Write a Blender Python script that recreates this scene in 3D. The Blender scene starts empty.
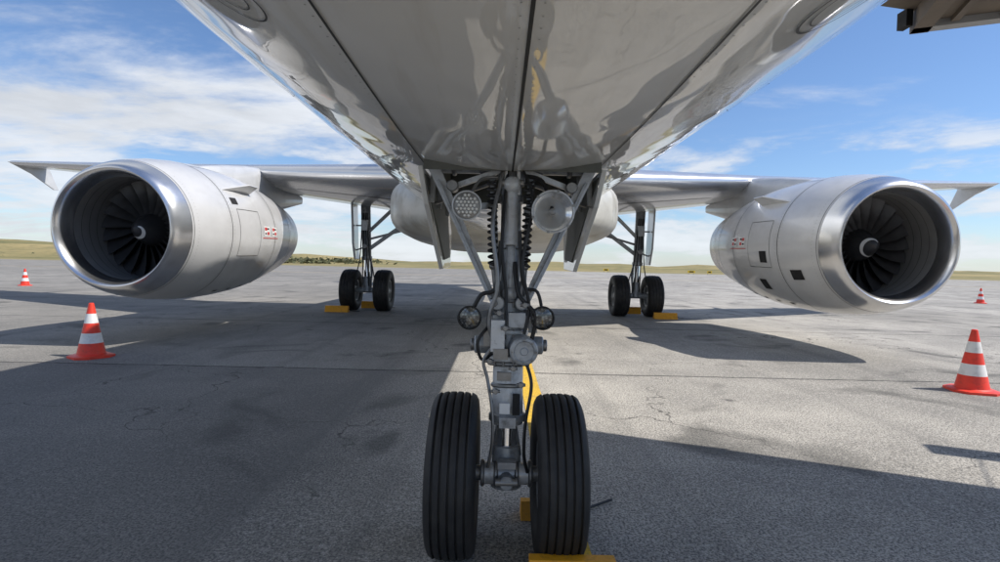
import bpy, bmesh, math, random
from math import sin, cos, pi, radians, sqrt, atan2, asin
from mathutils import Vector, Matrix
random.seed(7)
scene = bpy.context.scene
scene.view_settings.view_transform = 'Standard'
scene.view_settings.look = 'None'
scene.view_settings.exposure = 0

# ------------------------------------------------------------ node helpers
class N:
    def __init__(s, nt): s.nt = nt; s.l = nt.links
    def n(s, t, **k):
        nd = s.nt.nodes.new(t)
        for a, b in k.items(): setattr(nd, a, b)
        return nd
    def put(s, sock, v):
        if v is None: return
        if hasattr(v, 'is_output') or hasattr(v, 'links'): s.l.new(v, sock)
        else:
            if isinstance(v, (tuple, list)) and len(v) == 3 and sock.type == 'RGBA': v = (*v, 1)
            sock.default_value = v
    def m(s, op, a, b=None, c=None, clamp=False):
        nd = s.n('ShaderNodeMath', operation=op, use_clamp=clamp)
        s.put(nd.inputs[0], a)
        if b is not None: s.put(nd.inputs[1], b)
        if c is not None: s.put(nd.inputs[2], c)
        return nd.outputs[0]
    def noise(s, vec, scale, detail=4, rough=.55, dist=0):
        nd = s.n('ShaderNodeTexNoise')
        if vec is not None: s.l.new(vec, nd.inputs['Vector'])
        nd.inputs['Scale'].default_value = scale; nd.inputs['Detail'].default_value = detail
        nd.inputs['Roughness'].default_value = rough; nd.inputs['Distortion'].default_value = dist
        return nd.outputs['Fac']
    def mr(s, v, a, b, c=0., d=1., smooth=False):
        nd = s.n('ShaderNodeMapRange')
        if smooth: nd.interpolation_type = 'SMOOTHSTEP'
        s.put(nd.inputs[0], v)
        for i, x in enumerate((a, b, c, d)): nd.inputs[i+1].default_value = x
        return nd.outputs[0]
    def mix(s, f, a, b, blend='MIX'):
        nd = s.n('ShaderNodeMix', data_type='RGBA', blend_type=blend)
        s.put(nd.inputs[0], f); s.put(nd.inputs[6], a); s.put(nd.inputs[7], b)
        return nd.outputs[2]
    def bump(s, h, strength, dist):
        nd = s.n('ShaderNodeBump'); s.l.new(h, nd.inputs['Height'])
        nd.inputs['Strength'].default_value = strength; nd.inputs['Distance'].default_value = dist
        return nd.outputs[0]
    def mapping(s, vec, scale=(1,1,1), rot=(0,0,0), loc=(0,0,0)):
        nd = s.n('ShaderNodeMapping'); s.l.new(vec, nd.inputs[0])
        nd.inputs[1].default_value = loc; nd.inputs[2].default_value = rot; nd.inputs[3].default_value = scale
        return nd.outputs[0]

def newmat(name):
    m = bpy.data.materials.new(name); m.use_nodes = True
    nt = m.node_tree; bs = nt.nodes['Principled BSDF']
    return m, N(nt), bs

def mat(name, col, rough=.5, metal=0., var=.12, nscale=6., bump=0., bscale=30., coat=0., dirt=None, dirtamt=.4, dscale=3., rvar=.08):
    m, g, bs = newmat(name)
    pos = g.n('ShaderNodeNewGeometry').outputs['Position']
    n1 = g.noise(pos, nscale, 3, .6)
    f = g.mr(n1, .3, .7, 1-var, 1+var)
    cc = g.n('ShaderNodeVectorMath', operation='SCALE'); cc.inputs[0].default_value = col
    g.l.new(f, cc.inputs['Scale']); c = cc.outputs[0]
    if dirt:
        d = g.mr(g.noise(pos, dscale, 5, .65), .5, .72, 0, dirtamt)
        c = g.mix(d, c, dirt)
    g.l.new(c, bs.inputs['Base Color'])
    g.put(bs.inputs['Metallic'], metal)
    g.l.new(g.mr(n1, .3, .7, max(.02, rough-rvar), rough+rvar), bs.inputs['Roughness'])
    if coat: bs.inputs['Coat Weight'].default_value = coat; bs.inputs['Coat Roughness'].default_value = .06
    if bump: g.l.new(g.bump(g.noise(pos, bscale, 2), .6, bump), bs.inputs['Normal'])
    return m

# ------------------------------------------------------------ mesh builder
class B:
    def __init__(s): s.v=[]; s.f=[]; s.mi=[]; s.mats=[]
    def mid(s, m):
        if m not in s.mats: s.mats.append(m)
        return s.mats.index(m)
    def add(s, vs, fs, m):
        o=len(s.v); s.v += [Vector(x) for x in vs]; k = None if isinstance(m, list) else s.mid(m)
        for i, f in enumerate(fs):
            s.f.append([o+j for j in f]); s.mi.append(s.mid(m[i]) if k is None else k)
    def lathe(s, p0, d, prof, m, seg=32):
        d=Vector(d).normalized(); p0=Vector(p0)
        a=d.orthogonal().normalized(); b=d.cross(a)
        vs=[]; fs=[]; mm=[]
        for (t,r) in prof:
            for i in range(seg):
                an=2*pi*i/seg; vs.append(p0+d*t+(a*cos(an)+b*sin(an))*max(r,1e-4))
        for k in range(len(prof)-1):
            for i in range(seg):
                j=(i+1)%seg; fs.append([k*seg+i,k*seg+j,(k+1)*seg+j,(k+1)*seg+i])
                mm.append(m[k] if isinstance(m, list) else m)
        s.add(vs,fs,mm)
    def tube(s, p0, p1, r0, m, r1=None, seg=16, cap=True):
        p0=Vector(p0); p1=Vector(p1); L=(p1-p0).length; r1=r0 if r1 is None else r1
        e=min(.15*min(r0,r1), .006)
        pr=[(0,0),(0,r0-e),(e,r0),(L-e,r1),(L,r1-e),(L,0)] if cap else [(0,r0),(L,r1)]
        s.lathe(p0,p1-p0,pr,m,seg)
    def pipe(s, pts, r, m, seg=8, sub=6):
        P=[Vector(p) for p in pts]; Q=[]
        for i in range(len(P)-1):
            a=P[max(i-1,0)];b=P[i];c=P[i+1];d=P[min(i+2,len(P)-1)]
            for k in range(sub):
                t=k/sub; Q.append(.5*((2*b)+(c-a)*t+(2*a-5*b+4*c-d)*t*t+(3*b-a-3*c+d)*t**3))
        Q.append(P[-1])
        vs=[];fs=[]; ref=(Q[1]-Q[0]).orthogonal().normalized()
        for i,q in enumerate(Q):
            d=(Q[min(i+1,len(Q)-1)]-Q[max(i-1,0)]).normalized()
            ref=(ref-d*ref.dot(d)); ref = ref.normalized() if ref.length>1e-5 else d.orthogonal().normalized()
            b=d.cross(ref)
            for k in range(seg):
                an=2*pi*k/seg; vs.append(q+(ref*cos(an)+b*sin(an))*r)
        for i in range(len(Q)-1):
            for k in range(seg):
                j=(k+1)%seg; fs.append([i*seg+k,i*seg+j,(i+1)*seg+j,(i+1)*seg+k])
        fs.append(list(range(seg))[::-1]); fs.append([(len(Q)-1)*seg+k for k in range(seg)])
        s.add(vs,fs,m)
    def box(s, c, size, m, rot=None):
        c=Vector(c); hx,hy,hz=[q/2 for q in size]; R=rot or Matrix.Identity(3)
        vs=[c+R@Vector((x*hx,y*hy,z*hz)) for x in(-1,1) for y in(-1,1) for z in(-1,1)]
        s.add(vs,[[0,1,3,2],[4,6,7,5],[0,4,5,1],[2,3,7,6],[0,2,6,4],[1,5,7,3]],m)
    def beam(s, p0, p1, w, h, m, up=(0,0,1), w1=None, h1=None):
        p0=Vector(p0);p1=Vector(p1);d=(p1-p0).normalized();up=Vector(up)
        a=d.cross(up).normalized(); b=a.cross(d).normalized(); w1=w1 or w; h1=h1 or h
        vs=[]
        for p,ww,hh in((p0,w,h),(p1,w1,h1)):
            for x,y in((-1,-1),(1,-1),(1,1),(-1,1)): vs.append(p+a*x*ww/2+b*y*hh/2)
        s.add(vs,[[3,2,1,0],[4,5,6,7],[0,1,5,4],[1,2,6,5],[2,3,7,6],[3,0,4,7]],m)
    def plate(s, poly, thick, m):
        P=[Vector(p) for p in poly]; n=(P[1]-P[0]).cross(P[2]-P[0]).normalized()*thick/2; k=len(P)
        vs=[p+n for p in P]+[p-n for p in P]
        fs=[list(range(k)),[k+i for i in range(k)][::-1]]+[[i,(i+1)%k,k+(i+1)%k,k+i] for i in range(k)]
        s.add(vs,fs,m)
    def loft(s, secs, m, caps=True, closed=True):
        n=len(secs[0]); vs=[p for q in secs for p in q]; fs=[]
        for k in range(len(secs)-1):
            for i in range(n if closed else n-1):
                j=(i+1)%n; fs.append([k*n+i,k*n+j,(k+1)*n+j,(k+1)*n+i])
        if caps and closed: fs.append(list(range(n))[::-1]); fs.append([(len(secs)-1)*n+i for i in range(n)])
        s.add(vs,fs,m)
    def sphere(s, c, r, m, seg=16, sc=(1,1,1)):
        c=Vector(c); secs=[]; R=seg//2
        for i in range(R+1):
            t=pi*i/R; rr=max(sin(t),1e-3)
            secs.append([c+Vector((r*rr*cos(2*pi*k/seg)*sc[0], r*rr*sin(2*pi*k/seg)*sc[1], r*cos(t)*sc[2])) for k in range(seg)])
        s.loft(secs,m)
    def build(s, name, parent=None, loc=(0,0,0), smooth=True, bevel=0, ang=35, recalc=True):
        me=bpy.data.meshes.new(name); me.from_pydata([tuple(v) for v in s.v],[],s.f)
        for m in s.mats: me.materials.append(m)
        for p,i in zip(me.polygons,s.mi): p.material_index=i
        if recalc:
            bm=bmesh.new(); bm.from_mesh(me); bmesh.ops.recalc_face_normals(bm,faces=bm.faces); bm.to_mesh(me); bm.free()
        if smooth:
            for p in me.polygons: p.use_smooth=True
            me.set_sharp_from_angle(angle=radians(ang))
        o=bpy.data.objects.new(name,me); scene.collection.objects.link(o); o.location=loc
        if parent: o.parent=parent
        if bevel:
            b=o.modifiers.new('bevel','BEVEL'); b.width=bevel; b.segments=2; b.limit_method='ANGLE'; b.angle_limit=radians(40)
        return o
def empty(name, loc=(0,0,0), parent=None):
    e=bpy.data.objects.new(name,None); scene.collection.objects.link(e); e.location=loc
    if parent: e.parent=parent
    return e

# ------------------------------------------------------------ materials
def belly_paint():
    m,g,bs=newmat('fuselage_paint')
    pos=g.n('ShaderNodeNewGeometry').outputs['Position']
    n1=g.noise(pos,1.3,4,.6); n2=g.noise(g.mapping(pos,(14,1.2,14)),1.,4,.6)
    c=g.mix(g.mr(n1,.35,.7,0,1),(.78,.78,.75),(.86,.86,.835))
    c=g.mix(g.mr(n2,.52,.8,0,.35),c,(.55,.50,.41))
    g.l.new(c,bs.inputs['Base Color'])
    bs.inputs['Roughness'].default_value=.5; bs.inputs['Specular IOR Level'].default_value=.2
    bs.inputs['Coat Weight'].default_value=1.; bs.inputs['Coat IOR'].default_value=1.68
    g.l.new(g.mr(n2,.4,.8,.015,.08),bs.inputs['Coat Roughness'])
    bp=g.bump(g.noise(pos,2.2,1),.4,.022)
    g.l.new(bp,bs.inputs['Normal']); g.l.new(bp,bs.inputs['Coat Normal'])
    return m
M_fus=belly_paint()
M_wing=mat('wing_paint',(.56,.57,.58),.32,.0,.06,2,dirt=(.32,.32,.30),dirtamt=.35,dscale=1.5,coat=.6,rvar=.03)
M_slat=mat('slat_bare_metal',(.66,.67,.69),.24,.7,.03,3,rvar=.015)
M_cowl=mat('nacelle_paint',(.64,.64,.635),.34,.12,.04,2.5,dirt=(.42,.41,.38),dirtamt=.3,dscale=2,coat=.6,rvar=.03)
M_lip=mat('polished_lip',(.74,.74,.74),.24,.95,.04,3,rvar=.03)
M_nozz=mat('nozzle_metal',(.50,.48,.46),.30,.9,.15,3)
M_liner=mat('inlet_liner',(.21,.21,.205),.5,.1,.08,6)
M_fan=mat('fan_titanium',(.10,.10,.105),.36,.6,.1,8)
M_spin=mat('spinner_grey',(.035,.035,.037),.4,.1,.1,8)
M_dark=mat('dark_cavity',(.012,.012,.013),.8)
M_seam=mat('seam_dark',(.035,.034,.032),.6)
M_rivet=mat('rivet',(.40,.40,.38),.4,.3)
M_gear=mat('gear_paint',(.38,.40,.42),.38,.2,.15,14,dirt=(.09,.085,.08),dirtamt=.75,dscale=16,bump=.001,bscale=60)
M_gear2=mat('gear_paint_light',(.58,.60,.62),.35,.15,.12,14,dirt=(.12,.11,.10),dirtamt=.7,dscale=14)
M_chrome=mat('chrome',(.8,.8,.8),.12,1,.04,10)
M_blk=mat('black_rubber_hose',(.015,.015,.016),.5)
M_steel=mat('dirty_steel',(.25,.25,.25),.4,.7,.2,20)
M_bay=mat('bay_interior',(.12,.125,.11),.6,0,.3,8)
M_white=mat('white_paint',(.78,.78,.76),.4,0,.05)
M_red=mat('red_marking',(.60,.02,.02),.4)
M_yel=mat('yellow_chock',(.80,.36,.015),.5,0,.12,20,dirt=(.1,.07,.03),dirtamt=.6,dscale=20)
M_hub=mat('wheel_hub',(.40,.41,.42),.4,.4,.1,20,dirt=(.07,.06,.05),dirtamt=.6,dscale=20)
def tyre():
    m,g,bs=newmat('tyre_rubber')
    pos=g.n('ShaderNodeNewGeometry').outputs['Position']
    n=g.noise(pos,9,5,.65)
    c=g.mix(g.mr(n,.4,.75,0,.8),(.013,.013,.014),(.038,.036,.034))
    g.l.new(c,bs.inputs['Base Color']); bs.inputs['Roughness'].default_value=.62
    g.l.new(g.bump(g.noise(pos,120,2),.4,.002),bs.inputs['Normal'])
    return m
M_tyre=tyre()
def glass(name,col,rough=.08):
    m,g,bs=newmat(name)
    vo=g.n('ShaderNodeTexVoronoi'); g.l.new(g.n('ShaderNodeNewGeometry').outputs['Position'],vo.inputs['Vector']); vo.inputs['Scale'].default_value=70
    g.l.new(g.mix(g.mr(vo.outputs['Distance'],.2,.6),col,[q*.25 for q in col]),bs.inputs['Base Color'])
    bs.inputs['Metallic'].default_value=.6; bs.inputs['Roughness'].default_value=rough
    bs.inputs['Coat Weight'].default_value=1
    return m
M_lamp=mat('led_element',(.8,.8,.78),.25,.2)
M_lamp2=glass('led_lens',(.20,.21,.21),.2)
M_mirror=mat('lamp_reflector',(.92,.92,.91),.16,.85,.03,10,rvar=.03)

# ------------------------------------------------------------ ground
def apron_mat():
    m,g,bs=newmat('worn_asphalt')
    pos=g.n('ShaderNodeNewGeometry').outputs['Position']
    sp=g.n('ShaderNodeSeparateXYZ'); g.l.new(pos,sp.inputs[0]); X,Y=sp.outputs[0],sp.outputs[1]
    big=g.noise(pos,.2,5,.62,.3); mid=g.noise(pos,1.3,5,.65); fine=g.noise(pos,70,2,.7); f2=g.noise(pos,24,2,.7)
    c=g.mix(g.mr(big,.36,.60),(.33,.31,.272),(.60,.56,.49))
    c=g.mix(g.mr(mid,.42,.66,0,.5),c,(.26,.245,.22))
    c=g.mix(g.mr(fine,.42,.56,.8,0),c,(.09,.09,.09))
    c=g.mix(g.mr(f2,.52,.66,0,.4),c,(.64,.60,.54))
    vo=g.n('ShaderNodeTexVoronoi'); g.l.new(pos,vo.inputs['Vector']); vo.inputs['Scale'].default_value=55
    c=g.mix(g.mr(vo.outputs['Distance'],.12,.3,.6,0),c,(.78,.74,.67))
    # ground colour darkened left of the guide line to deepen the fuselage shadow
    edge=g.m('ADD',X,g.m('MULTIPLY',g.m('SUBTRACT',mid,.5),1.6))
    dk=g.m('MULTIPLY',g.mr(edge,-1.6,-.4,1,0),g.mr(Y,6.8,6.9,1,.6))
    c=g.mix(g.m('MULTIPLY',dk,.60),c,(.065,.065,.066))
    tr=g.noise(g.mapping(pos,(1.6,.035,1)),1,4,.6)
    c=g.mix(g.mr(tr,.54,.70,0,.5),c,(.13,.127,.12))
    st=g.noise(pos,.75,3,.5,.8)
    c=g.mix(g.mr(st,.58,.69,0,.6),c,(.06,.06,.056))
    v3=g.n('ShaderNodeTexVoronoi'); g.l.new(pos,v3.inputs['Vector']); v3.inputs['Scale'].default_value=1.1
    c=g.mix(g.m('MULTIPLY',g.mr(g.m('ADD',v3.outputs['Distance'],g.m('MULTIPLY',f2,.06)),.06,.12,.6,0),g.mr(big,.44,.47)),c,(.04,.04,.04))
    w=g.m('MULTIPLY',g.m('SUBTRACT',mid,.5),.16)
    def seam(V,off,per,hw):
        a=g.m('ADD',g.m('SUBTRACT',V,off),w); a=g.m('DIVIDE',a,per)
        a=g.m('ABSOLUTE',g.m('SUBTRACT',g.m('FRACT',g.m('ADD',a,.5)),.5)); a=g.m('MULTIPLY',a,per)
        return g.mr(a,hw*.5,hw,1,0)
    s=g.m('MULTIPLY',seam(Y,6.85,5.2,.032),g.mr(f2,.3,.5,.45,.95))
    c=g.mix(s,c,(.035,.034,.033))
    v2=g.n('ShaderNodeTexVoronoi',feature='DISTANCE_TO_EDGE')
    wv=g.n('ShaderNodeVectorMath',operation='ADD'); g.l.new(pos,wv.inputs[0])
    nn=g.n('ShaderNodeTexNoise'); nn.inputs['Scale'].default_value=1.5; nn.inputs['Detail'].default_value=4; g.l.new(pos,nn.inputs['Vector'])
    sc=g.n('ShaderNodeVectorMath',operation='SCALE'); g.l.new(nn.outputs['Color'],sc.inputs[0]); sc.inputs['Scale'].default_value=1.2
    g.l.new(sc.outputs[0],wv.inputs[1]); g.l.new(wv.outputs[0],v2.inputs['Vector']); v2.inputs['Scale'].default_value=.33
    ck=g.m('MULTIPLY',g.mr(v2.outputs['Distance'],.0015,.004,1,0),g.mr(big,.42,.52,0,.8))
    c=g.mix(ck,c,(.045,.043,.04))
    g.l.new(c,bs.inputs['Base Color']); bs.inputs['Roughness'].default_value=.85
    bs.inputs['Specular IOR Level'].default_value=.3
    g.l.new(g.bump(g.m('ADD',fine,g.m('MULTIPLY',f2,.6)),.7,.006),bs.inputs['Normal'])
    return m
def grass_mat():
    m,g,bs=newmat('dry_grass')
    pos=g.n('ShaderNodeNewGeometry').outputs['Position']
    n=g.noise(g.mapping(pos,(.02,.05,.1)),1,6,.65); n2=g.noise(pos,.25,5,.7)
    c=g.mix(g.mr(n,.35,.65),(.14,.135,.045),(.36,.28,.12))
    c=g.mix(g.mr(n2,.5,.7,0,.6),c,(.06,.07,.03))
    g.l.new(c,bs.inputs['Base Color']); bs.inputs['Roughness'].default_value=.95
    return m
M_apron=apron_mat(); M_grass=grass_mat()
b=B(); b.add([(-6000,-3000,-.06),(6000,-3000,-.06),(6000,9000,-.06),(-6000,9000,-.06)],[[0,1,2,3]],M_grass); b.build('grass_ground',smooth=False)
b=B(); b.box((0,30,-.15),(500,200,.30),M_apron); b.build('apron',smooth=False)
b=B(); nx=200
from mathutils import noise as mn
rows=[]
for j,(dy,k) in enumerate([(0,0),(25,.35),(55,.8),(90,1.),(140,.75),(220,0)]):
    r=[]
    for i in range(nx+1):
        x=-900+1800*i/nx
        h=3.0+2.4*mn.noise(Vector((x*.012,j*.5,3)))+1.8*mn.noise(Vector((x*.05,j*.9,8)))
        if x<-60: h+=min(6.0,(-60-x)*.03)
        h=max(h,1.2)
        r.append(Vector((x,190+dy+8*mn.noise(Vector((x*.02,j,1))),-.1+h*k)))
    rows.append(r)
b.loft(rows,M_grass,closed=False); b.build('dune_hills',recalc=True)
M_bush=mat('bush_foliage',(.085,.09,.04),.9,0,.5,.8)
b=B()
for i in range(420):
    cx=random.choice([-74,-80,-120,-210,-240]); x=cx+random.gauss(0,14); y=random.uniform(195,230)
    z=random.uniform(-.2,.9)+(y-195)*.03
    for q in range(5):
        p=Vector((x+random.gauss(0,1.2),y+random.gauss(0,1),z+random.uniform(-.4,.6)))
        vs=[p+Vector((random.gauss(0,1)*.7,random.gauss(0,1)*.7,random.gauss(0,1)*.35)) for _ in range(4)]
        b.add(vs,[[0,1,2],[0,2,3],[0,1,3],[1,2,3]],M_bush)
b.build('distant_bushes',smooth=False,recalc=False)

def yl():
    m,g,bs=newmat('yellow_line_paint')
    pos=g.n('ShaderNodeNewGeometry').outputs['Position']
    c=g.mix(g.mr(g.noise(pos,60,3,.7),.45,.62,.45,0),(.85,.52,.03),(.20,.16,.08))
    c=g.mix(g.mr(g.noise(pos,3,5,.7),.5,.7,0,.5),c,(.25,.2,.12))
    g.l.new(c,bs.inputs['Base Color']); bs.inputs['Roughness'].default_value=.8
    return m
M_yl=yl()
b=B(); b.add([(.22,-6,.004),(.42,-6,.004),(.42,7.6,.004),(.22,7.6,.004)],[[0,1,2,3]],M_yl)
b.add([(-60,60,.004),(60,60,.004),(60,60.25,.004),(-60,60.25,.004)],[[0,1,2,3]],M_yl)
b.build('guide_line_marking',smooth=False)

# ------------------------------------------------------------ aircraft
plane=empty('passenger_airplane')
NO=-2.5
TAB=[(0,.06,3.02,3.14),(.12,.30,2.82,3.36),(.4,.62,2.52,3.62),(1,1.02,2.22,4.05),(2,1.48,1.99,4.75),(3,1.77,1.895,5.45),(4,1.93,1.86,5.85),(4.9,1.975,1.85,5.97),(6.5,1.975,1.85,5.99),
 (24,1.975,1.85,5.99),(27,1.95,1.98,5.99),(30,1.75,2.5,5.97),(33,1.3,3.3,5.9),(35.5,.75,4.1,5.75),(37.3,.2,4.85,5.4)]
def sec(y):
    s=y-NO; T=TAB
    if s<=T[0][0]: return T[0][1:]
    for i in range(len(T)-1):
        if s<=T[i+1][0]:
            a=T[max(i-1,0)];b_=T[i];c=T[i+1];d=T[min(i+2,len(T)-1)]; h=c[0]-b_[0]; t=(s-b_[0])/h
            out=[]
            for k in(1,2,3):
                m0=(c[k]-a[k])/(c[0]-a[0]); m1=(d[k]-b_[k])/(d[0]-b_[0])
                s0=(c[k]-b_[k])/h
                if s0==0: m0=m1=0
                if i+1<len(T)-1 and (d[k]-c[k])==0: m1=0
                if i>0 and (b_[k]-a[k])==0: m0=0
                out.append((2*t**3-3*t*t+1)*b_[k]+(t**3-2*t*t+t)*h*m0+(-2*t**3+3*t*t)*c[k]+(t**3-t*t)*h*m1)
            return out
    return T[-1][1:]
def belly(x,y,off=0):
    w,zb,zt=sec(y); return (zb+zt)/2-(zt-zb)/2*sqrt(max(0,1-(x/w)**2))-off
BX=.44; BY0=2.66; BY1=4.1
thb=asin(BX/1.975)
ths=[-thb,-thb/2,0,thb/2,thb]+[thb+(2*pi-2*thb)*i/72 for i in range(1,72)]
ys=[NO,NO+.03,NO+.08,NO+.15,NO+.25,NO+.4,NO+.6]+[NO+.8+.2*i for i in range(24)]
ys=[y for y in ys if y<BY0-.02]+[BY0]+[2.9,3.3,3.7,BY1]+[4.6+1.*i for i in range(17)]+[21.5+.8*i for i in range(17)]+[34.8]
secs=[]
for y in ys:
    w,zb,zt=sec(y); zc=(zb+zt)/2; h=(zt-zb)/2
    secs.append([Vector((w*sin(t),y,zc-h*cos(t))) for t in ths])
b=B(); b.mid(M_fus); n=len(ths)
vs=[p for q in secs for p in q]; fs=[]
for k in range(len(secs)-1):
    for i in range(n):
        if i<4 and ys[k]>=BY0-1e-4 and ys[k+1]<=BY1+1e-4: continue
        j=(i+1)%n; fs.append([k*n+i,k*n+j,(k+1)*n+j,(k+1)*n+i])
fs.append(list(range(n))); fs.append([(len(secs)-1)*n+i for i in range(n)])
b.add(vs,fs,M_fus); b.build('fuselage',plane,ang=50)

b=B()
z0=belly(BX,3,0)
for (a,c,d,e) in [((-BX,BY0,z0),(-BX,BY1,z0),(-BX,BY1,2.8),(-BX,BY0,2.8)),((BX,BY0,z0),(BX,BY1,z0),(BX,BY1,2.8),(BX,BY0,2.8)),
  ((-BX,BY0,1.85),(BX,BY0,1.85),(BX,BY0,2.8),(-BX,BY0,2.8)),((-BX,BY1,1.85),(BX,BY1,1.85),(BX,BY1,2.8),(-BX,BY1,2.8)),((-BX,BY0,2.8),(BX,BY0,2.8),(BX,BY1,2.8),(-BX,BY1,2.8))]:
    b.add([a,c,d,e],[[0,1,2,3]],M_bay)
for i in range(5): b.box((0,2.85+.27*i,2.74),(.87,.04,.1),M_bay)
for x in(-.40,-.36,.38,.41): b.pipe([(x,2.68,1.98),(x,3,2.02),(x,4.05,2.1)],.009,M_steel)
for x in(-.36,-.25,-.14,.14,.25,.36): b.box((x,BY0+.03,1.87+.05*(abs(x)/.36)),(.03,.05,.07),M_steel)
b.build('nose_gear_bay',plane,smooth=False)

def strip(b,pts,w,m,off=.003):
    P=[Vector((x,y,0)) for x,y in pts]; vs=[];fs=[]
    for i,p in enumerate(P):
        d=(P[min(i+1,len(P)-1)]-P[max(i-1,0)]).normalized(); nrm=Vector((-d.y,d.x,0))
        for sg in(-1,1):
            q=p+nrm*w/2*sg; vs.append((q.x,q.y,belly(q.x,q.y,off)))
    for i in range(len(P)-1): fs.append([2*i,2*i+1,2*i+3,2*i+2])
    b.add(vs,fs,m)
b=B()
def lin(x0,y0,x1,y1,n=30): return [(x0+(x1-x0)*i/n,y0+(y1-y0)*i/n) for i in range(n+1)]
strip(b,lin(0,-.6,0,BY0),.009,M_seam)
for sg in(-1,1):
    strip(b,lin(sg*.455,-.6,sg*.455,4.15,40),.008,M_seam)
    strip(b,lin(sg*1.0,0,sg*1.02,9,60),.004,M_rivet)
    strip(b,lin(sg*1.5,0.6,sg*1.5,9,60),.004,M_rivet)
strip(b,lin(-1.6,.42,1.6,.42,40),.004,M_rivet)
strip(b,lin(-.455,-.6,.455,-.6),.008,M_seam)
for yy in(4.6,6.4,8.2): strip(b,lin(-1.7,yy,1.7,yy,40),.005,M_rivet)
def ring(cx,cy,rx,ry,w,m=M_seam):
    strip(b,[(cx+rx*cos(t*2*pi/40),cy+ry*sin(t*2*pi/40)) for t in range(41)],w,m)
ring(-.70,1.25,.085,.12,.005); ring(-.70,1.25,.05,.07,.004); ring(.76,1.27,.10,.15,.007); ring(.76,1.27,.075,.115,.004); ring(.76,1.27,.04,.06,.003,M_rivet)
for k in range(16):
    a=2*pi*k/16
ring(1.12,2.6,.08,.12,.004); ring(-1.1,2.5,.07,.1,.004)
strip(b,[(-.95,1.9),(-.8,1.9),(-.8,2.25),(-.95,2.25),(-.95,1.9)],.004,M_seam)
def disc(x,y,r,m):
    b.add([(x+r*cos(t*pi/4),y+r*sin(t*pi/4),belly(x,y,.002)-.0) for t in range(8)],[list(range(8))],m)
for i in range(62):
    y=-.5+i*.05
    for x in(-.475,.475): disc(x,y,.0030,M_rivet)
    if y<2.6:
        for x in(-.022,.022,): disc(x,y,.0026,M_rivet)
for i in range(26): disc(-.44+i*.035,BY0-.04,.003,M_rivet)
b.build('panel_seams',plane,smooth=False,recalc=False)

b=B(); secs=[]
for y,w,zb,zt in [(7.9,.9,1.92,2.5),(8.3,1.35,1.84,2.7),(9.0,1.8,1.77,2.95),(10,2.12,1.72,3.1),(12,2.28,1.70,3.2),(15,2.28,1.70,3.2),(17,2.1,1.74,3.1),(18.6,1.6,1.8,2.9),(19.8,.9,1.92,2.5)]:
    zc=(zb+zt)/2;h=(zt-zb)/2; q=[]
    for i in range(48):
        t=2*pi*i/48; cx,cz=cos(t),sin(t); e=.62
        q.append(Vector((w*abs(cx)**e*(1 if cx>0 else -1),y,zc+h*abs(cz)**e*(1 if cz>0 else -1))))
    secs.append(q)
M_fair=mat('fairing_paint',(.54,.53,.48),.42,0,.12,2,dirt=(.27,.24,.17),dirtamt=.6,dscale=2.2,coat=.15)
b.loft(secs,M_fair); b.build('belly_fairing',plane,ang=60)

def wing_params(x):
    ax=abs(x); le=10.6+(ax-2)*.5316
    te=16.7+(min(ax,6.4)-2)*.03 if ax<=6.4 else 16.83+(ax-6.4)*(20.1-16.83)/(17.05-6.4)
    z=3.03+(ax-2)*.101; tc=.145-.035*(ax-2)/15
    return le,te,z,tc
def airfoil(x,n=18):
    le,te,z,tc=wing_params(x); c=te-le; P=[]
    def th(u): return 5*tc*(.2969*sqrt(u)-.126*u-.3516*u*u+.2843*u**3-.1015*u**4)
    us=[(1-cos(pi*i/n))/2 for i in range(n+1)]
    tw=radians(3.0)*(1-(abs(x)-2)/15)
    for u in reversed(us): P.append((u,th(u)*1.0+.01*sin(pi*u)))
    for u in us[1:-1]: P.append((u,-th(u)*.95+.012*sin(pi*u)))
    out=[]
    for u,v in P:
        yy=u*c; zz=v*c
        out.append(Vector((x,le+yy*cos(tw)+zz*sin(tw),z+zz*cos(tw)-(yy-.25*c)*sin(tw))))
    return out,us
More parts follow.
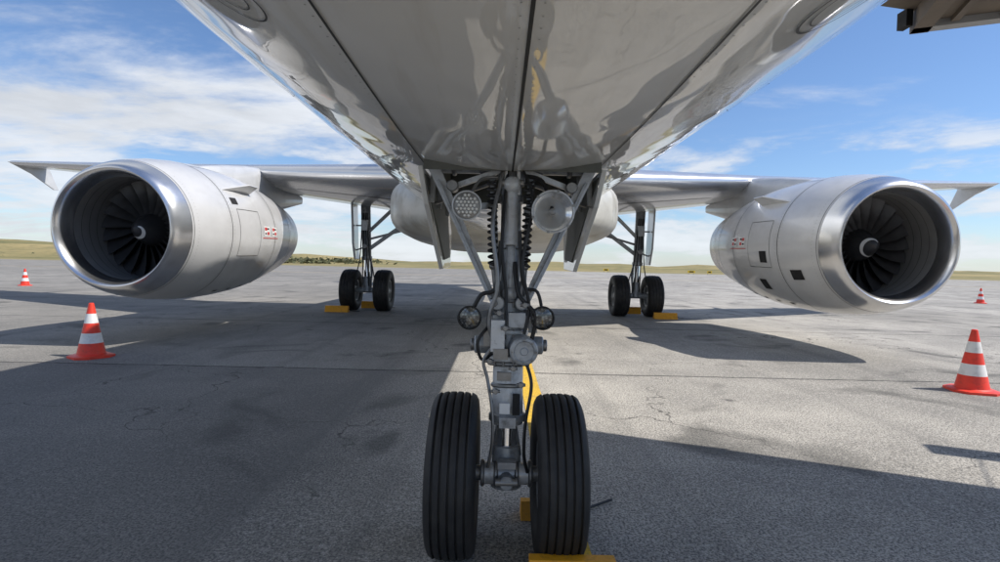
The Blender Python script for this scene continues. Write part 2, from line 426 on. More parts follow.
for sg in(-1,1):
    b=B(); xs=[1.5,2.0,3,4,5,6.4,8,10,12,14,16,16.8,17.05]; secs=[]
    for x in xs:
        s_,us=airfoil(x); secs.append([Vector((sg*p.x,p.y,p.z)) for p in s_])
    nn=len(secs[0]); vs=[p for q in secs for p in q]; fs=[];mm=[]
    for k in range(len(secs)-1):
        for i in range(nn):
            j=(i+1)%nn; fs.append([k*nn+i,k*nn+j,(k+1)*nn+j,(k+1)*nn+i])
            mm.append(M_slat if abs(i+.5-18)<4.6 and k>0 else M_wing)
    fs.append([(len(secs)-1)*nn+i for i in range(nn)]); mm.append(M_wing)
    b.add(vs,fs,mm); b.build('wing',plane,ang=60)
    b=B(); le,te,z,tc=wing_params(17.05); X=sg*17.07
    b.plate([(X,le-.05,z),(X,le+.9,z-.28),(X,te+.35,z-.72),(X,te+.55,z-.70),(X,te+.15,z),(X,te+.35,z+.32),(X,te+.2,z+.34),(X,le+.9,z+.12)],.05,M_wing)
    b.build('wingtip_fence',plane,smooth=False,bevel=.012)
    b=B()
    for x,L,r in[(7.9,2.9,.20),(10.6,2.5,.17),(13.3,2.1,.14)]:
        le,te,z,tc=wing_params(x); y0=te-L*.68; secs=[]
        for i in range(13):
            t=i/12; rr=r*max(.03,sin(pi*min(1,t**.75))**.6); q=[]
            for k in range(16): a=2*pi*k/16; q.append(Vector((sg*x+rr*.75*cos(a),y0+L*t,z-.12-.10*(L/2.9)-.18*t+rr*1.15*sin(a))))
            secs.append(q)
        b.loft(secs,M_wing)
    b.build('flap_track_fairings',plane,ang=60)
    b=B()
    def low(x,u,off=.006):
        s_,us=airfoil(x); L=s_[18:]+[s_[0]]
        le,te,z,tc=wing_params(x)
        y=le+u*(te-le)
        for a,c in zip(L,L[1:]):
            if a.y<=y<=c.y: t=(y-a.y)/(c.y-a.y); return Vector((sg*x,y,a.z+(c.z-a.z)*t-off))
        return Vector((sg*x,y,z-off))
    for u0,x0,x1 in[(.17,2.4,5.0),(.17,6.6,16.7),(.70,2.4,16.5),(.45,2.4,16)]:
        N_=40; v=[];f=[]
        for i in range(N_+1):
            x=x0+(x1-x0)*i/N_
            v+= [low(x,u0),low(x,u0+.006)]
        for i in range(N_): f.append([2*i,2*i+1,2*i+3,2*i+2])
        b.add(v,f,M_seam)
    b.build('wing_panel_lines',plane,smooth=False,recalc=False)

# engines
def engine(sg):
    cx=5.90 if sg>0 else -5.86; y0=8.0; z0=1.81; tilt=radians(1.6); ax=Vector((0,cos(tilt),sin(tilt)))
    O=Vector((cx,y0,z0))
    e=empty('engine',(0,0,0),plane)
    b=B()
    lin_=[(.30,.79),(.60,.80),(.95,.83),(1.3,.85)]
    lipin=[(.30,.79),(.2,.80),(.1,.822),(.04,.845),(.01,.868),(0,.885),(.01,.908),(.05,.945),(.12,.982),(.22,1.02),(.30,1.045)]
    b.lathe(O,ax,lipin,M_lip,96)
    outer=[(.306,1.046),(.5,1.095),(.8,1.15),(1.2,1.19),(1.7,1.215),(2.2,1.215),(2.8,1.19),(3.3,1.145),(3.8,1.07),(4.3,.985)]
    b.lathe(O,ax,outer,M_cowl,96)
    noz=[(4.306,.983),(4.65,.92),(5.0,.85),(5.3,.78),(5.29,.76),(4.8,.79),(4.4,.82)]
    b.lathe(O,ax,noz,M_nozz,96)
    b.lathe(O,ax,lin_,M_liner,96)
    b.lathe(O,ax,[(4.5,.80),(4.5,.3),(4.5,.001)],M_dark,48)
    b.lathe(O,ax,[(4.5,.34),(4.9,.28),(5.4,.05)],M_nozz,32)
    b.build('nacelle',e,ang=40)
    b=B()
    def rad(t,pr):
        for a,c in zip(pr,pr[1:]):
            if a[0]<=t<=c[0]: return a[1]+(c[1]-a[1])*(t-a[0])/(c[0]-a[0])
        return pr[-1][1]
    full=outer
    for t,w in[(.335,.008),(1.25,.014),(3.05,.014),(4.2,.010)]:
        r=rad(t,full)+.003; r2=rad(t+w,full)+.003; b.lathe(O,ax,[(t,r),(t+w,r2)],M_seam,96)
    for t in(.45,.62,.80): b.lathe(O,ax,[(t,rad(t,lin_)-.003),(t+.008,rad(t,lin_)-.003)],M_seam,96)
    up=Vector((0,-sin(tilt),cos(tilt))); rt=Vector((1,0,0))
    def surf(t,ang,off=.004):
        r=rad(t,full)+off; return O+ax*t+up*(r*cos(ang))+rt*(-sg*r*sin(ang))
    def patch(t0,t1,a0,a1,m,off=.004,n=8):
        a0,a1=radians(a0),radians(a1); v=[];f=[]
        for i in range(n+1):
            for j in range(n+1): v.append(surf(t0+(t1-t0)*i/n,a0+(a1-a0)*j/n,off))
        for i in range(n):
            for j in range(n): k=i*(n+1)+j; f.append([k,k+1,k+n+2,k+n+1])
        b.add(v,f,m)
    for a in(178,22): patch(1.26,4.2,a,a+.5,M_seam)
    patch(1.5,1.508,70,110,M_seam); patch(2.3,2.308,70,110,M_seam)
    patch(1.5,2.3,70,70.4,M_seam); patch(1.5,2.3,110,110.4,M_seam)
    for t in(1.7,2.2,2.7,3.2): patch(t,t+.14,150,153,M_seam)
    for t in(2.45,2.85):
        patch(t,t+.28,83,92,M_white,.005)
        patch(t+.03,t+.14,84,86.8,M_red,.007); patch(t+.15,t+.25,88,90.8,M_red,.007); patch(t+.15,t+.24,84.4,86,M_dark,.007); patch(t+.04,t+.12,89,90.4,M_dark,.007)
    patch(2.40,3.20,93.5,94.2,M_red,.006)
    for t in(.42,1.20,1.31,2.99,3.12,4.13):
        for k in range(40,150,3): patch(t,t+.012,k,k+.5,M_rivet,.004,1)
    if sg>0:
        patch(1.62,1.86,96,106,M_dark,.005); patch(.72,1.0,112,121,M_dark,.005); patch(1.9,2.15,122,133,M_dark,.005)
    else:
        patch(1.42,1.62,60,66,M_dark,.005)
    b.build('nacelle_details',e,smooth=False,recalc=False)
    b=B(); a=radians(52)
    b.plate([surf(1.35,a,0),surf(2.35,a,0),surf(2.35,a,.22),surf(2.0,a,.22)],.025,M_cowl); b.build('strake',e,smooth=False,bevel=.006)
    b=B(); nb=22; F=O+ax*.98
    for k in range(nb):
        th0=2*pi*k/nb; v=[];f=[]; R=8;C=5
        for i in range(R+1):
            t=i/R; r=.26+t*.565; pitch=radians(28+36*t); ch=.20+.10*sin(pi*min(1,t*1.1)*.6)
            swp=.06*sin(pi*t)
            for j in range(C+1):
                s_=(j/C-.5)*ch; cam=.018*cos(pi*(j/C-.5))
                da=(s_*sin(pitch)+cam*cos(pitch))/r*sg*1.0+.10*t; dy=s_*cos(pitch)-cam*sin(pitch)+swp
                v.append(F+ax*dy+(rt*cos(th0+da)+up*sin(th0+da))*r)
        for i in range(R):
            for j in range(C): q=i*(C+1)+j; f.append([q,q+1,q+C+2,q+C+1])
        b.add(v,f,M_fan)
    b.lathe(O,ax,[(1.28,.85),(1.28,.25)],M_dark,48)
    b.build('fan_blades',e,recalc=False,ang=60)
    b=B()
    sp=[(.52,.001),(.525,.03),(.56,.075),(.65,.145),(.78,.21),(.92,.265),(1.1,.28)]
    b.lathe(O,ax,sp,M_spin,40)
    # white comma swirl painted on the cone: starts at the tip, curls outward
    v=[];f=[];K=48
    for i in range(K+1):
        t=i/K; an=t*2*pi*.72*sg+.8; q0=.535+.10*t+.11*t*t; wd=.010+.045*sin(pi*t)**.8*(1-.3*t)
        for s_ in(0,1):
            q=q0+s_*wd; r=rad(q,sp)+.004
            v.append(O+ax*(q-.002)+(rt*cos(an)+up*sin(an))*r)
    for i in range(K): f.append([2*i,2*i+1,2*i+3,2*i+2])
    b.add(v,f,M_white)
    b.build('spinner',e,ang=60,recalc=False)
    b=B(); secs=[]
    for y,hw,zb,zt in [(9.9,.03,2.9,3.02),(10.4,.13,2.8,3.16),(11.2,.2,2.7,3.32),(12.2,.22,2.6,3.48),(12.9,.22,2.5,3.55),(13.6,.21,2.58,3.42),(14.6,.16,2.8,3.25),(15.6,.04,3.0,3.2)]:
        zc=(zb+zt)/2;h=(zt-zb)/2
        secs.append([Vector((cx+hw*abs(cos(t))**.6*(1 if cos(t)>0 else -1),y,zc+h*abs(sin(t))**.7*(1 if sin(t)>0 else -1))) for t in [2*pi*i/20 for i in range(20)]])
    b.loft(secs,M_wing); b.build('engine_pylon',e,ang=60)
engine(-1); engine(1)

def wheel(b,c,R,W,grooves,seg=64,rim=.55):
    hw=W/2; pr=[]
    pr+=[(-hw*.62,R*rim),(-hw*.86,R*(rim+.06)),(-hw*.98,R*(rim+.17)),(-hw*1.0,R*.80),(-hw*.96,R*.90),(-hw*.86,R*.955)]
    n=grooves; tw=hw*1.56; gw=W*.022
    xs=[-hw*.78+tw*(i+.5)/(n)for i in range(n)]
    for x in xs:
        def cr(q): return R*(1-.045*(abs(q)/hw)**2.4)
        pr+=[(x-gw*1.8,cr(x)),(x-gw,cr(x)-.002),(x-gw*.8,cr(x)-.013),(x+gw*.8,cr(x)-.013),(x+gw,cr(x)-.002),(x+gw*1.8,cr(x))]
    pr+=[(hw*.86,R*.955),(hw*.96,R*.90),(hw*1.0,R*.80),(hw*.98,R*(rim+.17)),(hw*.86,R*(rim+.06)),(hw*.62,R*rim)]
    b.lathe(c,(1,0,0),pr,M_tyre,seg)
    r=R*rim
    b.lathe(c,(1,0,0),[(-hw*.62,r),(-hw*.74,r*1.02),(-hw*.74,r*.93),(-hw*.4,r*.85),(-hw*.35,r*.5),(-hw*.55,r*.42),(-hw*.6,.3*r),(-hw*.6,0)],M_hub,40)
    b.lathe(c,(1,0,0),[(hw*.62,r),(hw*.74,r*1.02),(hw*.74,r*.93),(hw*.4,r*.85),(hw*.35,r*.5),(hw*.55,r*.42),(hw*.6,.3*r),(hw*.6,0)],M_hub,40)
    for k in range(10):
        a=2*pi*k/10
        for sd in(-1,1):
            p=Vector(c)+Vector((sd*hw*.36,cos(a)*r*.68,sin(a)*r*.68)); b.tube(p,p+Vector((sd*.02,0,0)),R*.03,M_steel,seg=6)

# nose gear ---------------------------------------------------------------
ng=empty('nose_landing_gear',(0,0,0),plane)
WY=2.58; WZ=.375
for x in(-.25,.245):
    b=B(); wheel(b,(x,WY,WZ),.385,.225,5); b.build('nose_wheel',ng,ang=50)
b=B()
def L(z):
    t=(z-WZ)/(1.95-WZ); return Vector((0,WY+.03+.20*t,z))
def seg_(z0_,z1_,r0,m,r1=None,sg_=28): b.tube(L(z0_),L(z1_),r0,m,r1,seg=sg_)
seg_(1.98,1.24,.052,M_gear)
seg_(1.90,1.80,.070,M_gear2); seg_(1.74,1.70,.062,M_steel); seg_(1.50,1.46,.062,M_steel)
seg_(1.30,1.20,.070,M_gear); seg_(1.22,.93,.082,M_gear); seg_(1.21,1.19,.095,M_steel); seg_(1.06,1.035,.098,M_gear2)
seg_(.935,.905,.118,M_gear2); seg_(.905,.885,.105,M_steel); seg_(.885,.60,.075,M_gear2,.078); seg_(.80,.78,.086,M_steel)
seg_(.655,.615,.092,M_gear); seg_(.60,.46,.050,M_chrome); seg_(.50,.30,.068,M_gear,.075)
b.tube((-.33,WY,WZ),(.33,WY,WZ),.036,M_steel); b.tube((-.125,WY,WZ),(.125,WY,WZ),.052,M_gear2)
for x in(-.125,.105,-.06,.04): b.tube((x,WY,WZ),(x+.02,WY,WZ),.064,M_steel)
b.tube((0,WY-.11,WZ-.01),(0,WY,WZ-.01),.034,M_gear); b.box((0,WY-.08,WZ+.075),(.085,.06,.03),M_gear)
b.tube((-.055,WY-.09,WZ-.01),(.055,WY-.09,WZ-.01),.022,M_steel)
b.build('leg_and_axle',ng)
b=B()
for z,r in((.92,.108),(1.048,.088),(1.20,.085)):
    for k in range(14):
        a=2*pi*k/14; p=L(z)+Vector((cos(a)*r,sin(a)*r,0)); b.tube(p+Vector((0,0,-.022)),p+Vector((0,0,.024)),.007,M_steel,seg=6)
b.tube((-.43,2.82,1.90),(.43,2.82,1.90),.042,M_gear)
for x in(-.15,.15,-.3,.3): b.tube((x-.012,2.82,1.90),(x+.012,2.82,1.90),.055,M_steel)
for s_ in(-1,1):
    b.beam((s_*.41,2.78,1.90),(s_*.075,2.64,1.20),.056,.066,M_gear2,up=(0,1,0),w1=.036,h1=.05)
    b.beam((s_*.37,2.74,1.80),(s_*.09,2.61,1.22),.014,.078,M_gear,up=(0,1,0))
    b.tube((s_*.06,2.60,1.20),(s_*.06,2.72,1.20),.034,M_gear2); b.tube((s_*.075,2.58,1.20),(s_*.075,2.60,1.20),.018,M_steel,seg=6)
    b.beam((s_*.10,2.76,1.86),(s_*.062,2.68,1.22),.030,.03,M_gear,up=(0,1,0))
    b.beam((s_*.06,2.72,1.86),(s_*.30,2.76,1.78),.026,.03,M_gear2,up=(0,1,0))
    b.tube((s_*.30,2.70,1.78),(s_*.30,2.78,1.78),.03,M_steel)
b.box((-.032,2.72,1.80),(.016,.10,.13),M_gear2); b.box((.032,2.72,1.80),(.016,.10,.13),M_gear2)
b.tube((-.06,2.66,1.79),(.06,2.66,1.79),.018,M_steel)
b.tube((0,2.67,1.78),(0,2.62,1.48),.030,M_gear2); b.tube((0,2.62,1.48),(0,2.60,1.26),.022,M_gear)
b.sphere((0,2.66,1.78),.045,M_gear2); b.sphere((0,2.60,1.25),.036,M_gear)
for s_ in(-1,1):
    b.beam((s_*.06,2.72,.88),(s_*.02,2.87,.66),.028,.03,M_gear,up=(1,0,0)); b.beam((s_*.02,2.87,.66),(s_*.06,2.66,.44),.028,.03,M_gear,up=(1,0,0))
b.tube((-.05,2.87,.66),(.05,2.87,.66),.024,M_steel)
b.tube((-.17,2.66,.99),(.17,2.66,.99),.045,M_gear); b.tube((-.19,2.66,.99),(-.17,2.66,.99),.03,M_steel); b.tube((.17,2.66,.99),(.19,2.66,.99),.03,M_steel)
b.lathe((.062,2.585,.985),(.12,-1,-.05),[(0,.068),(.07,.068),(.078,.062),(.08,.05),(.074,.046),(.074,.02),(.082,.016),(.082,0)],M_gear,32)
for k in range(8):
    a=2*pi*k/8; p=Vector((.07+.056*cos(a),2.508,.98+.056*sin(a))); b.tube(p,p+Vector((0,-.008,0)),.006,M_steel,seg=6)
b.box((-.055,2.56,1.05),(.065,.07,.15),M_gear2); b.box((-.04,2.55,.965),(.07,.06,.05),M_steel); b.box((.035,2.57,1.125),(.08,.06,.07),M_gear)
b.box((-.02,2.60,.845),(.07,.03,.04),M_steel); b.box((.04,2.55,.72),(.035,.02,.10),M_dark); b.box((-.015,2.545,.70),(.05,.01,.05),M_white)
b.box((0,2.545,.635),(.08,.04,.05),M_gear)
b.box((-.105,2.62,1.04),(.04,.06,.10),M_steel); b.box((.115,2.62,1.09),(.04,.06,.06),M_gear)
for p in((-.05,2.53,1.16),(.07,2.53,1.20),(-.02,2.52,1.09),(-.09,2.54,.93),(.02,2.53,.90),(-.06,2.53,.79),(.06,2.54,.82)):
    b.tube(p,(p[0],p[1]-.03,p[2]),.014,M_steel,seg=6); b.tube((p[0]-.022,p[1]-.015,p[2]),(p[0]+.022,p[1]-.015,p[2]),.008,M_steel,seg=8)
b.build('braces_and_steering',ng,bevel=.004)
b=B()
for s_,xx in((-1,-.085),(1,.07)):
    pts=[]
    for i in range(14*10+1):
        t=i/140; a=2*pi*14*t; pts.append((xx+s_*.015*(1-t)+.021*cos(a),2.64+.021*sin(a)-.03*t,1.80-.42*t))
    b.pipe(pts,.0065,M_blk,seg=6,sub=1)
    b.tube((xx,2.61,1.38),(xx-s_*.02,2.61,1.22),.011,M_steel); b.sphere((xx,2.61,1.38),.02,M_steel)
b.build('lock_springs',ng)
b=B()
hs=[[(-.03,2.70,1.9),(-.09,2.57,1.6),(-.06,2.54,1.3),(-.10,2.54,1.12),(-.06,2.55,1.0)],
[(.03,2.70,1.9),(.10,2.58,1.7),(.055,2.54,1.4),(.09,2.54,1.2),(.07,2.53,1.06)],
[(-.02,2.70,1.9),(-.045,2.57,1.5),(-.02,2.56,1.25),(-.02,2.53,1.1)],
[(.02,2.6,1.4),(.04,2.54,1.25),(.12,2.53,1.15),(.10,2.55,1.0),(.09,2.57,.9)],
[(-.07,2.56,1.0),(-.12,2.55,.93),(-.10,2.55,.84),(-.075,2.53,.7),(-.07,2.52,.55),(-.09,2.53,.42)],
[(.08,2.56,.93),(.11,2.53,.82),(.085,2.51,.65),(.08,2.5,.5),(.1,2.53,.4)],
[(-.19,2.56,1.14),(-.14,2.55,1.24),(-.07,2.55,1.28),(-.05,2.56,1.5)],
[(.16,2.56,1.14),(.13,2.55,1.26),(.06,2.55,1.3),(.04,2.56,1.55)],
[(-.21,2.56,1.68),(-.16,2.66,1.80),(-.07,2.68,1.82)],[(.19,2.56,1.66),(.15,2.66,1.80),(.07,2.68,1.83)],
[(-.09,2.58,1.1),(-.15,2.56,1.02),(-.13,2.57,.93),(-.08,2.57,.96)]]
for i,h in enumerate(hs): b.pipe(h,.008 if i%3 else .0105,M_blk if i%4 else M_steel)
b.build('hydraulic_hoses',ng)
def lamp(x,y,z,r,face,name,led=False,body=None,mirror=False):
    b=B(); d=Vector((0,-1,-.03))
    b.lathe((x,y,z),d,[(-.10,0),(-.10,r*.35),(-.08,r*.6),(-.02,r*.95),(0,r),(.02,r*1.04),(.03,r*1.04),(.032,r*.96),(.022,r*.92)],body or M_gear2,36)
    if mirror:
        b.lathe((x,y,z),d,[(.022,r*.92),(.010,r*.80),(-.012,r*.55),(-.028,r*.30),(-.034,r*.1),(-.034,0)],M_mirror,40)
        b.lathe((x,y,z),d,[(-.03,r*.16),(.010,r*.16),(.014,r*.10),(.014,0)],M_steel,20)
        for k in range(6):
            a=2*pi*k/6+.3; b.box((x+r*cos(a),y-.032,z+r*sin(a)),(.012,.006,.012),M_steel)
    else:
        b.lathe((x,y,z),d,[(.022,r*.93),(.028,r*.6),(.031,r*.3),(.032,0)],face,36)
    if led:
        for q in range(-4,5):
            for w in range(-4,5):
                px=(q+.5*(w%2))*r*.27; pz=w*r*.235
                if px*px+pz*pz<(.80*r)**2:
                    b.lathe((x+px,y-.022,z+pz),d,[(0,r*.12),(.009,r*.105),(.013,r*.06),(.014,0)],M_lamp,10)
    b.beam((x,y+.04,z+.0),(x*.35,2.66,z+.02),.022,.03,M_steel,up=(0,0,1))
    b.build(name,ng)
lamp(-.212,2.53,1.660,.067,M_steel,'taxi_light',True)
lamp(.190,2.53,1.640,.097,M_steel,'takeoff_light',mirror=True)
lamp(-.19,2.55,1.135,.055,M_lamp2,'turnoff_light',False,M_blk)
lamp(.155,2.55,1.14,.055,M_lamp2,'turnoff_light',False,M_blk)
for s_ in(-1,1):
    b=B(); X=s_*.47
    b.plate([(X,2.74,z0-.02),(X,4.05,z0-.02),(X-s_*.03,4.1,1.62),(X-s_*.04,3.95,1.36),(X-s_*.04,3.45,1.35),(X-s_*.02,2.85,1.70)],.026,M_fus)
    b.plate([(X-s_*.016,2.80,z0-.05),(X-s_*.016,3.95,z0-.05),(X-s_*.054,3.85,1.43),(X-s_*.054,3.5,1.41)],.012,M_bay)
    for yy in(2.95,3.3,3.8): b.beam((X-s_*.05,yy,z0+.03),(X-s_*.035,yy,1.72),.02,.03,M_gear)
    b.beam((X-s_*.05,3.0,1.72),(s_*.12,2.80,1.80),.016,.016,M_steel)
    b.build('nose_gear_door',ng,smooth=False,bevel=.004)

def main_gear(sg):
    e=empty('main_landing_gear',(0,0,0),plane); x0=sg*3.8; y0=15.2
    for dx in(-.465,.465):
        b=B(); wheel(b,(x0+dx,y0,.575),.585,.43,4,48,.5); b.build('main_wheel',e,ang=50)
    b=B()
    T=Vector((sg*3.95,15.45,3.0)); Bm=Vector((x0,y0,.62))
    d=(Bm-T)
    P=lambda t:T+d*t
    b.tube(P(0),P(.64),.135,M_gear,.125,24); b.tube(P(.62),P(.66),.15,M_gear2); b.tube(P(.66),P(.9),.085,M_chrome); b.tube(P(.86),P(1.04),.12,M_gear)
    b.tube((x0-.62,y0,.575),(x0+.62,y0,.575),.075,M_gear)
    b.beam(P(.55),(sg*2.45,15.4,2.75),.10,.10,M_gear); b.beam(P(.42),(sg*2.6,15.3,2.35),.05,.06,M_steel)
    b.tube(P(.35),(sg*3.0,14.9,2.9),.05,M_gear2)
    for s_ in(-1,1):
        b.beam(P(.62)+Vector((s_*.06,.1,0)),P(.77)+Vector((s_*.03,.48,0)),.05,.06,M_gear,up=(1,0,0)); b.beam(P(.77)+Vector((s_*.03,.48,0)),P(.95)+Vector((s_*.06,.1,0)),.05,.06,M_gear,up=(1,0,0))
    for k in range(4):
        o=.05*k-.08; b.pipe([P(.1)+Vector((o,-.15,0)),P(.4)+Vector((o*1.3,-.17,0)),P(.66)+Vector((o*2,-.2,0)),P(.8)+Vector((o*3,-.17,0)),P(.97)+Vector((o*3.5,-.14,0))],.016,M_blk)
    b.tube(P(.5)+Vector((0,-.1,0)),P(.5)+Vector((0,-.24,0)),.07,M_steel)
    b.box(P(.25)+Vector((sg*.0,-.17,0)),(.18,.1,.3),M_gear2)
    b.build('leg_struts',e,bevel=.006)
    b=B(); xo=sg*4.22
    b.plate([(xo,14.95,3.15),(xo+sg*.12,15.95,3.15),(xo+sg*.05,15.85,1.75),(xo-sg*.05,15.6,1.45),(xo-sg*.08,15.05,1.45),(xo-sg*.06,14.9,1.9)],.05,M_wing)
    b.beam((xo-sg*.03,15.3,2.4),P(.25),.04,.04,M_gear); b.beam((xo-sg*.05,15.3,1.7),P(.5),.04,.04,M_gear)
    b.build('main_gear_door',e,smooth=False,bevel=.01)
main_gear(-1); main_gear(1)
b=B()
def surf_loft(secs_):
    out=[]
    for (le,te,fixed,th,axis) in secs_:
        q=[]; n_=10
        for i in range(n_+1):
            u=1-i/n_; q.append((u,th*sqrt(max(0,u))*(1-u)*1.5))
        for i in range(1,n_): u=i/n_; q.append((u,-th*sqrt(u)*(1-u)*1.5))
        out.append([ (Vector((fixed[0]+v,le+(te-le)*u,fixed[1])) if axis=='v' else Vector((fixed[0],le+(te-le)*u,fixed[1]+v))) for u,v in q])
    b.loft(out,M_fus)
surf_loft([(27.3,33.6,(0,5.8),.35,'v'),(32.4,34.4,(0,11.8),.15,'v')])
for s_ in(-1,1): surf_loft([(31,34.2,(s_*.3,5.1),.25,'h'),(34.2,35.6,(s_*6.2,5.75),.1,'h')])
b.build('tail',plane,ang=60)

# ------------------------------------------------------------ chocks, cones, signs
def chock(name,loc,size,rot=0):
    b=B(); lx,ly,lz=size
    pr=[(-ly/2,0),(ly/2,0),(ly*.42,lz*.25),(ly*.2,lz),(-ly*.2,lz),(-ly*.42,lz*.25)]
    b.loft([[Vector((x,p[0],p[1])) for p in pr] for x in(-lx/2,lx/2)],M_yel)
    b.pipe([(lx/2,0,lz*.5),(lx/2+.05,.02,lz*.3),(lx/2+.12,.1,.015),(lx/2+.25,.2,.012)],.008,M_blk)
    o=b.build(name,loc=loc,bevel=.008); o.rotation_euler=(0,0,rot); return o
chock('wheel_chock',(.285,2.258,.002),(.37,.14,.140))
chock('wheel_chock',(.24,2.93,.002),(.30,.13,.09))
for sx in(-1,1):
    chock('wheel_chock',(sx*3.8+(-.65 if sx<0 else .65),14.5,.002),(.62,.2,.17))
    chock('wheel_chock',(sx*3.8,15.95,.002),(.7,.22,.2))
M_or=mat('cone_orange',(.80,.05,.025),.45,0,.08,8,dirt=(.3,.05,.03),dirtamt=.5,dscale=12)
M_cw=mat('cone_white',(.78,.78,.76),.4,0,.05,8,dirt=(.4,.38,.35),dirtamt=.4,dscale=12)
def cone(loc,rot=0,H=.74):
    b=B()
    zs=[(.05,.165),(.20,.136),(.335,.108),(.47,.082),(.60,.057),(.74,.030),(.745,.022),(.745,0)]
    ms=[M_or,M_cw,M_or,M_cw,M_or,M_or,M_or]
    b.lathe((0,0,0),(0,0,1),[(.035,.19)]+[(z*H/.745,r) for z,r in zs],[M_or]+ms,32)
    q=[]
    for z,s_ in((0,.27),(.028,.27),(.038,.245)):
        q.append([Vector((s_*cos(a)*(1.0),s_*sin(a),z)) for a in [pi/8+pi/4*k+(.1 if k%2 else -.1) for k in range(8)]])
    b.loft(q,M_or)
    o=b.build('traffic_cone',loc=loc,ang=30); o.rotation_euler=(0,0,rot)
cone((-5.62,7.3,0),.2); cone((5.60,6.35,0),.5); cone((-20.8,23.4,0)); cone((23.2,25.9,0)); cone((-9,-4,0))
M_sy=mat('sign_yellow',(.75,.5,.03),.5)
for x,y,w in((42,118,1.6),(46,118,1.0),(24,122,1.2),(-62,120,1.2)):
    b=B(); b.box((0,0,.62),(w,.12,.5),M_sy); b.box((0,-.064,.62),(w*.6,.006,.26),M_dark)
    for s_ in(-1,1): b.tube((s_*w*.35,0,0),(s_*w*.35,0,.4),.04,M_steel)
    b.build('airfield_sign',loc=(x,y,0),smooth=False)

# ------------------------------------------------------------ jet bridge
jb=empty('jet_bridge')
u=Vector((.923,-.385,0)); nrm=Vector((.385,.923,0)); R=Matrix((u,nrm,Vector((0,0,1)))).transposed()
M_jb=mat('bridge_cladding',(.42,.42,.42),.5,.2,.1,2)
M_jb2=mat('bridge_underside',(.20,.165,.13),.7,.1,.2,3)
base=Vector((3.12,4.27,-.06))
def Q(a,n_,z): return base+u*a+nrm*n_+Vector((0,0,z))
b=B(); LEN=18; W=3.0
b.box(Q(LEN/2,-W/2,3.42),(LEN,W-.1,.10),M_jb2,R)
for nn_ in(-.06,-W+.06): b.box(Q(LEN/2,nn_,3.44),(LEN,.10,.24),M_jb,R)
b.box(Q(.06,-W/2,3.42),(.12,W,.2),M_jb2,R)
for i in range(60): b.box(Q(.25+i*.30,-W/2,3.36),(.05,W-.24,.05),M_jb2,R)
for nn_ in(-.06,-W+.06):
    b.box(Q(LEN/2,nn_,4.72),(LEN,.06,2.3),M_jb,R)
    for i in range(50): b.box(Q(.2+i*.36,nn_+(.05 if nn_>-1 else -.05),4.72),(.16,.05,2.28),M_jb,R)
b.box(Q(LEN/2,-W/2,5.93),(LEN,W+.1,.12),M_jb,R)
b.box(Q(.04,-W/2-.6,4.75),(.06,W-1.3,2.3),M_jb,R)
b.build('tunnel',jb,smooth=False)
b=B()
b.loft([[Vector(p) for p in((2.0,1.3,z),(3.6,.9,z),(4.6,3.7,z),(3.17,4.20,z),(2.02,3.95,z))] for z in(3.40,3.52)],M_jb2)
b.loft([[Vector(p) for p in((2.02,1.3,z),(3.6,.9,z),(4.6,3.7,z),(3.17,4.20,z),(2.04,3.95,z))] for z in(5.8,5.95)],M_jb)
b.plate([(2.02,3.93,3.5),(3.15,4.18,3.5),(3.15,4.18,5.82),(2.05,3.93,5.82)],.05,M_jb)
b.plate([(2.02,1.32,3.5),(3.58,.92,3.5),(3.58,.92,5.82),(2.05,1.32,5.82)],.05,M_jb)
b.box((3.03,4.20,3.34),(.05,.10,.13),M_dark)
b.build('cab',jb,smooth=False)
b=B()
for nn_ in(.4,-W-.4): b.tube(Q(11,nn_,.6),Q(11,nn_,3.9),.16,M_jb)
b.box(Q(11,-W/2,3.2),(.4,W+1.2,.25),M_jb,R); b.box(Q(11,-W/2,.7),(.5,W+1.2,.3),M_jb,R)
for nn_ in(.2,-W-.2): b.tube(Q(11,nn_-.15,.51),Q(11,nn_+.15,.51),.45,M_tyre,seg=32)
b.beam(Q(3.2,0,3.5),Q(3.2,.62,3.3),.009,.009,M_steel); b.box(Q(3.2,.75,3.3),(.5,.24,.10),M_steel,R)
b.build('drive_column',jb,smooth=False)

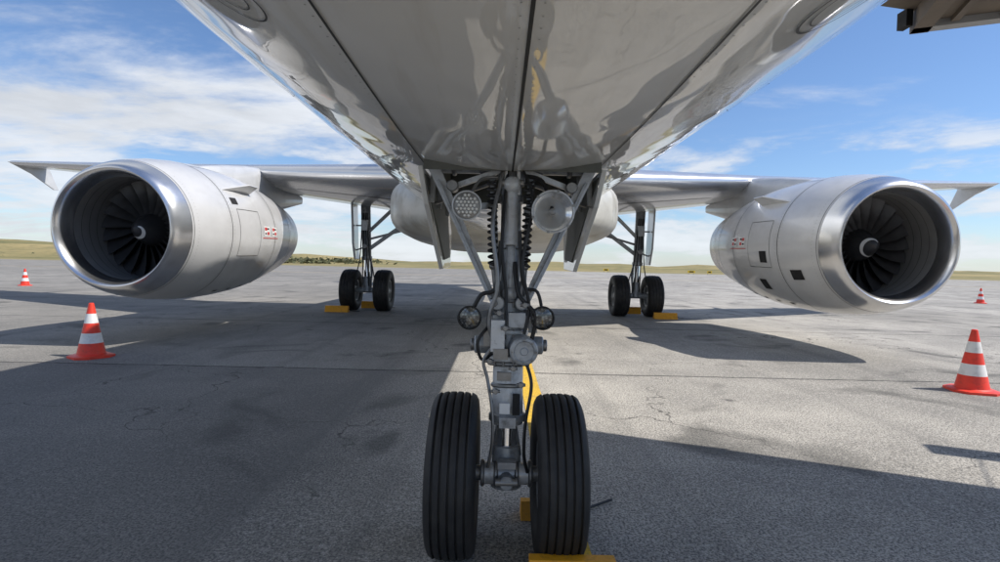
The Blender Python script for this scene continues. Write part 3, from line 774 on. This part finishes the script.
# ------------------------------------------------------------ world
w=bpy.data.worlds.new("World"); scene.world=w; w.use_nodes=True
g=N(w.node_tree); bg=w.node_tree.nodes['Background']
SUN=Vector((.84,-.12,1)).normalized(); el=asin(SUN.z); az=atan2(SUN.x,SUN.y)
sky=g.n('ShaderNodeTexSky',sky_type='NISHITA'); sky.sun_disc=False; sky.sun_elevation=el; sky.sun_rotation=az
sky.air_density=1.0; sky.dust_density=.3; sky.ozone_density=2.0
tc=g.n('ShaderNodeTexCoord').outputs['Generated']
sp=g.n('ShaderNodeSeparateXYZ'); g.l.new(tc,sp.inputs[0]); X,Y,Z=sp.outputs
zz=g.m('ADD',g.m('MAXIMUM',Z,0.),.16)
cb=g.n('ShaderNodeCombineXYZ'); g.l.new(g.m('DIVIDE',X,zz),cb.inputs[0]); g.l.new(g.m('DIVIDE',Y,zz),cb.inputs[1])
mp=g.mapping(cb.outputs[0],(.75,1.25,1),(0,0,radians(-18)),(3.1,1.7,0))
n1=g.noise(mp,1.0,9,.62,.35)
left=g.mr(X,-.7,.6,.10,-.10)
cov=g.mr(g.m('ADD',n1,left),.48,.68,0,.95,True)
mp2=g.mapping(tc,(2.6,2.6,11),(0,0,0),(1.3,0,.4))
n2=g.noise(mp2,1.6,7,.6,.2)
bank=g.m('MULTIPLY',g.mr(n2,.42,.58,0,.85,True),g.mr(Z,.17,.25,1,0,True))
haze=g.mr(Z,0,.10,.40,0,True)
f=g.m('MAXIMUM',g.m('MAXIMUM',cov,bank),haze)
skyc=g.mix(1.,sky.outputs[0],(1.18,1.36,1.62),'MULTIPLY')
shade=g.mr(n2,.35,.65,.84,1.08)
cl=g.n('ShaderNodeVectorMath',operation='SCALE'); cl.inputs[0].default_value=(8.9,9.3,9.9); g.l.new(shade,cl.inputs['Scale'])
c=g.mix(f,skyc,cl.outputs[0])
g.l.new(c,bg.inputs[0]); bg.inputs[1].default_value=.090

sl=bpy.data.lights.new('sun','SUN'); sl.energy=5.0; sl.angle=radians(.5); sl.color=(1,.95,.88)
so=bpy.data.objects.new('sun',sl); scene.collection.objects.link(so); so.rotation_euler=(-SUN).to_track_quat('-Z','Y').to_euler(); so.location=(20,-5,30)

# ------------------------------------------------------------ camera
cam=bpy.data.cameras.new('camera'); co=bpy.data.objects.new('camera',cam); scene.collection.objects.link(co); scene.camera=co
cam.lens=19.3; cam.sensor_width=36; cam.clip_start=.05; cam.clip_end=20000
co.location=(-.05,0,1.39)
Rm=Matrix.Rotation(radians(90-1.8),3,'X')@Matrix.Rotation(radians(1.25),3,'Z')
co.rotation_euler=Rm.to_euler()
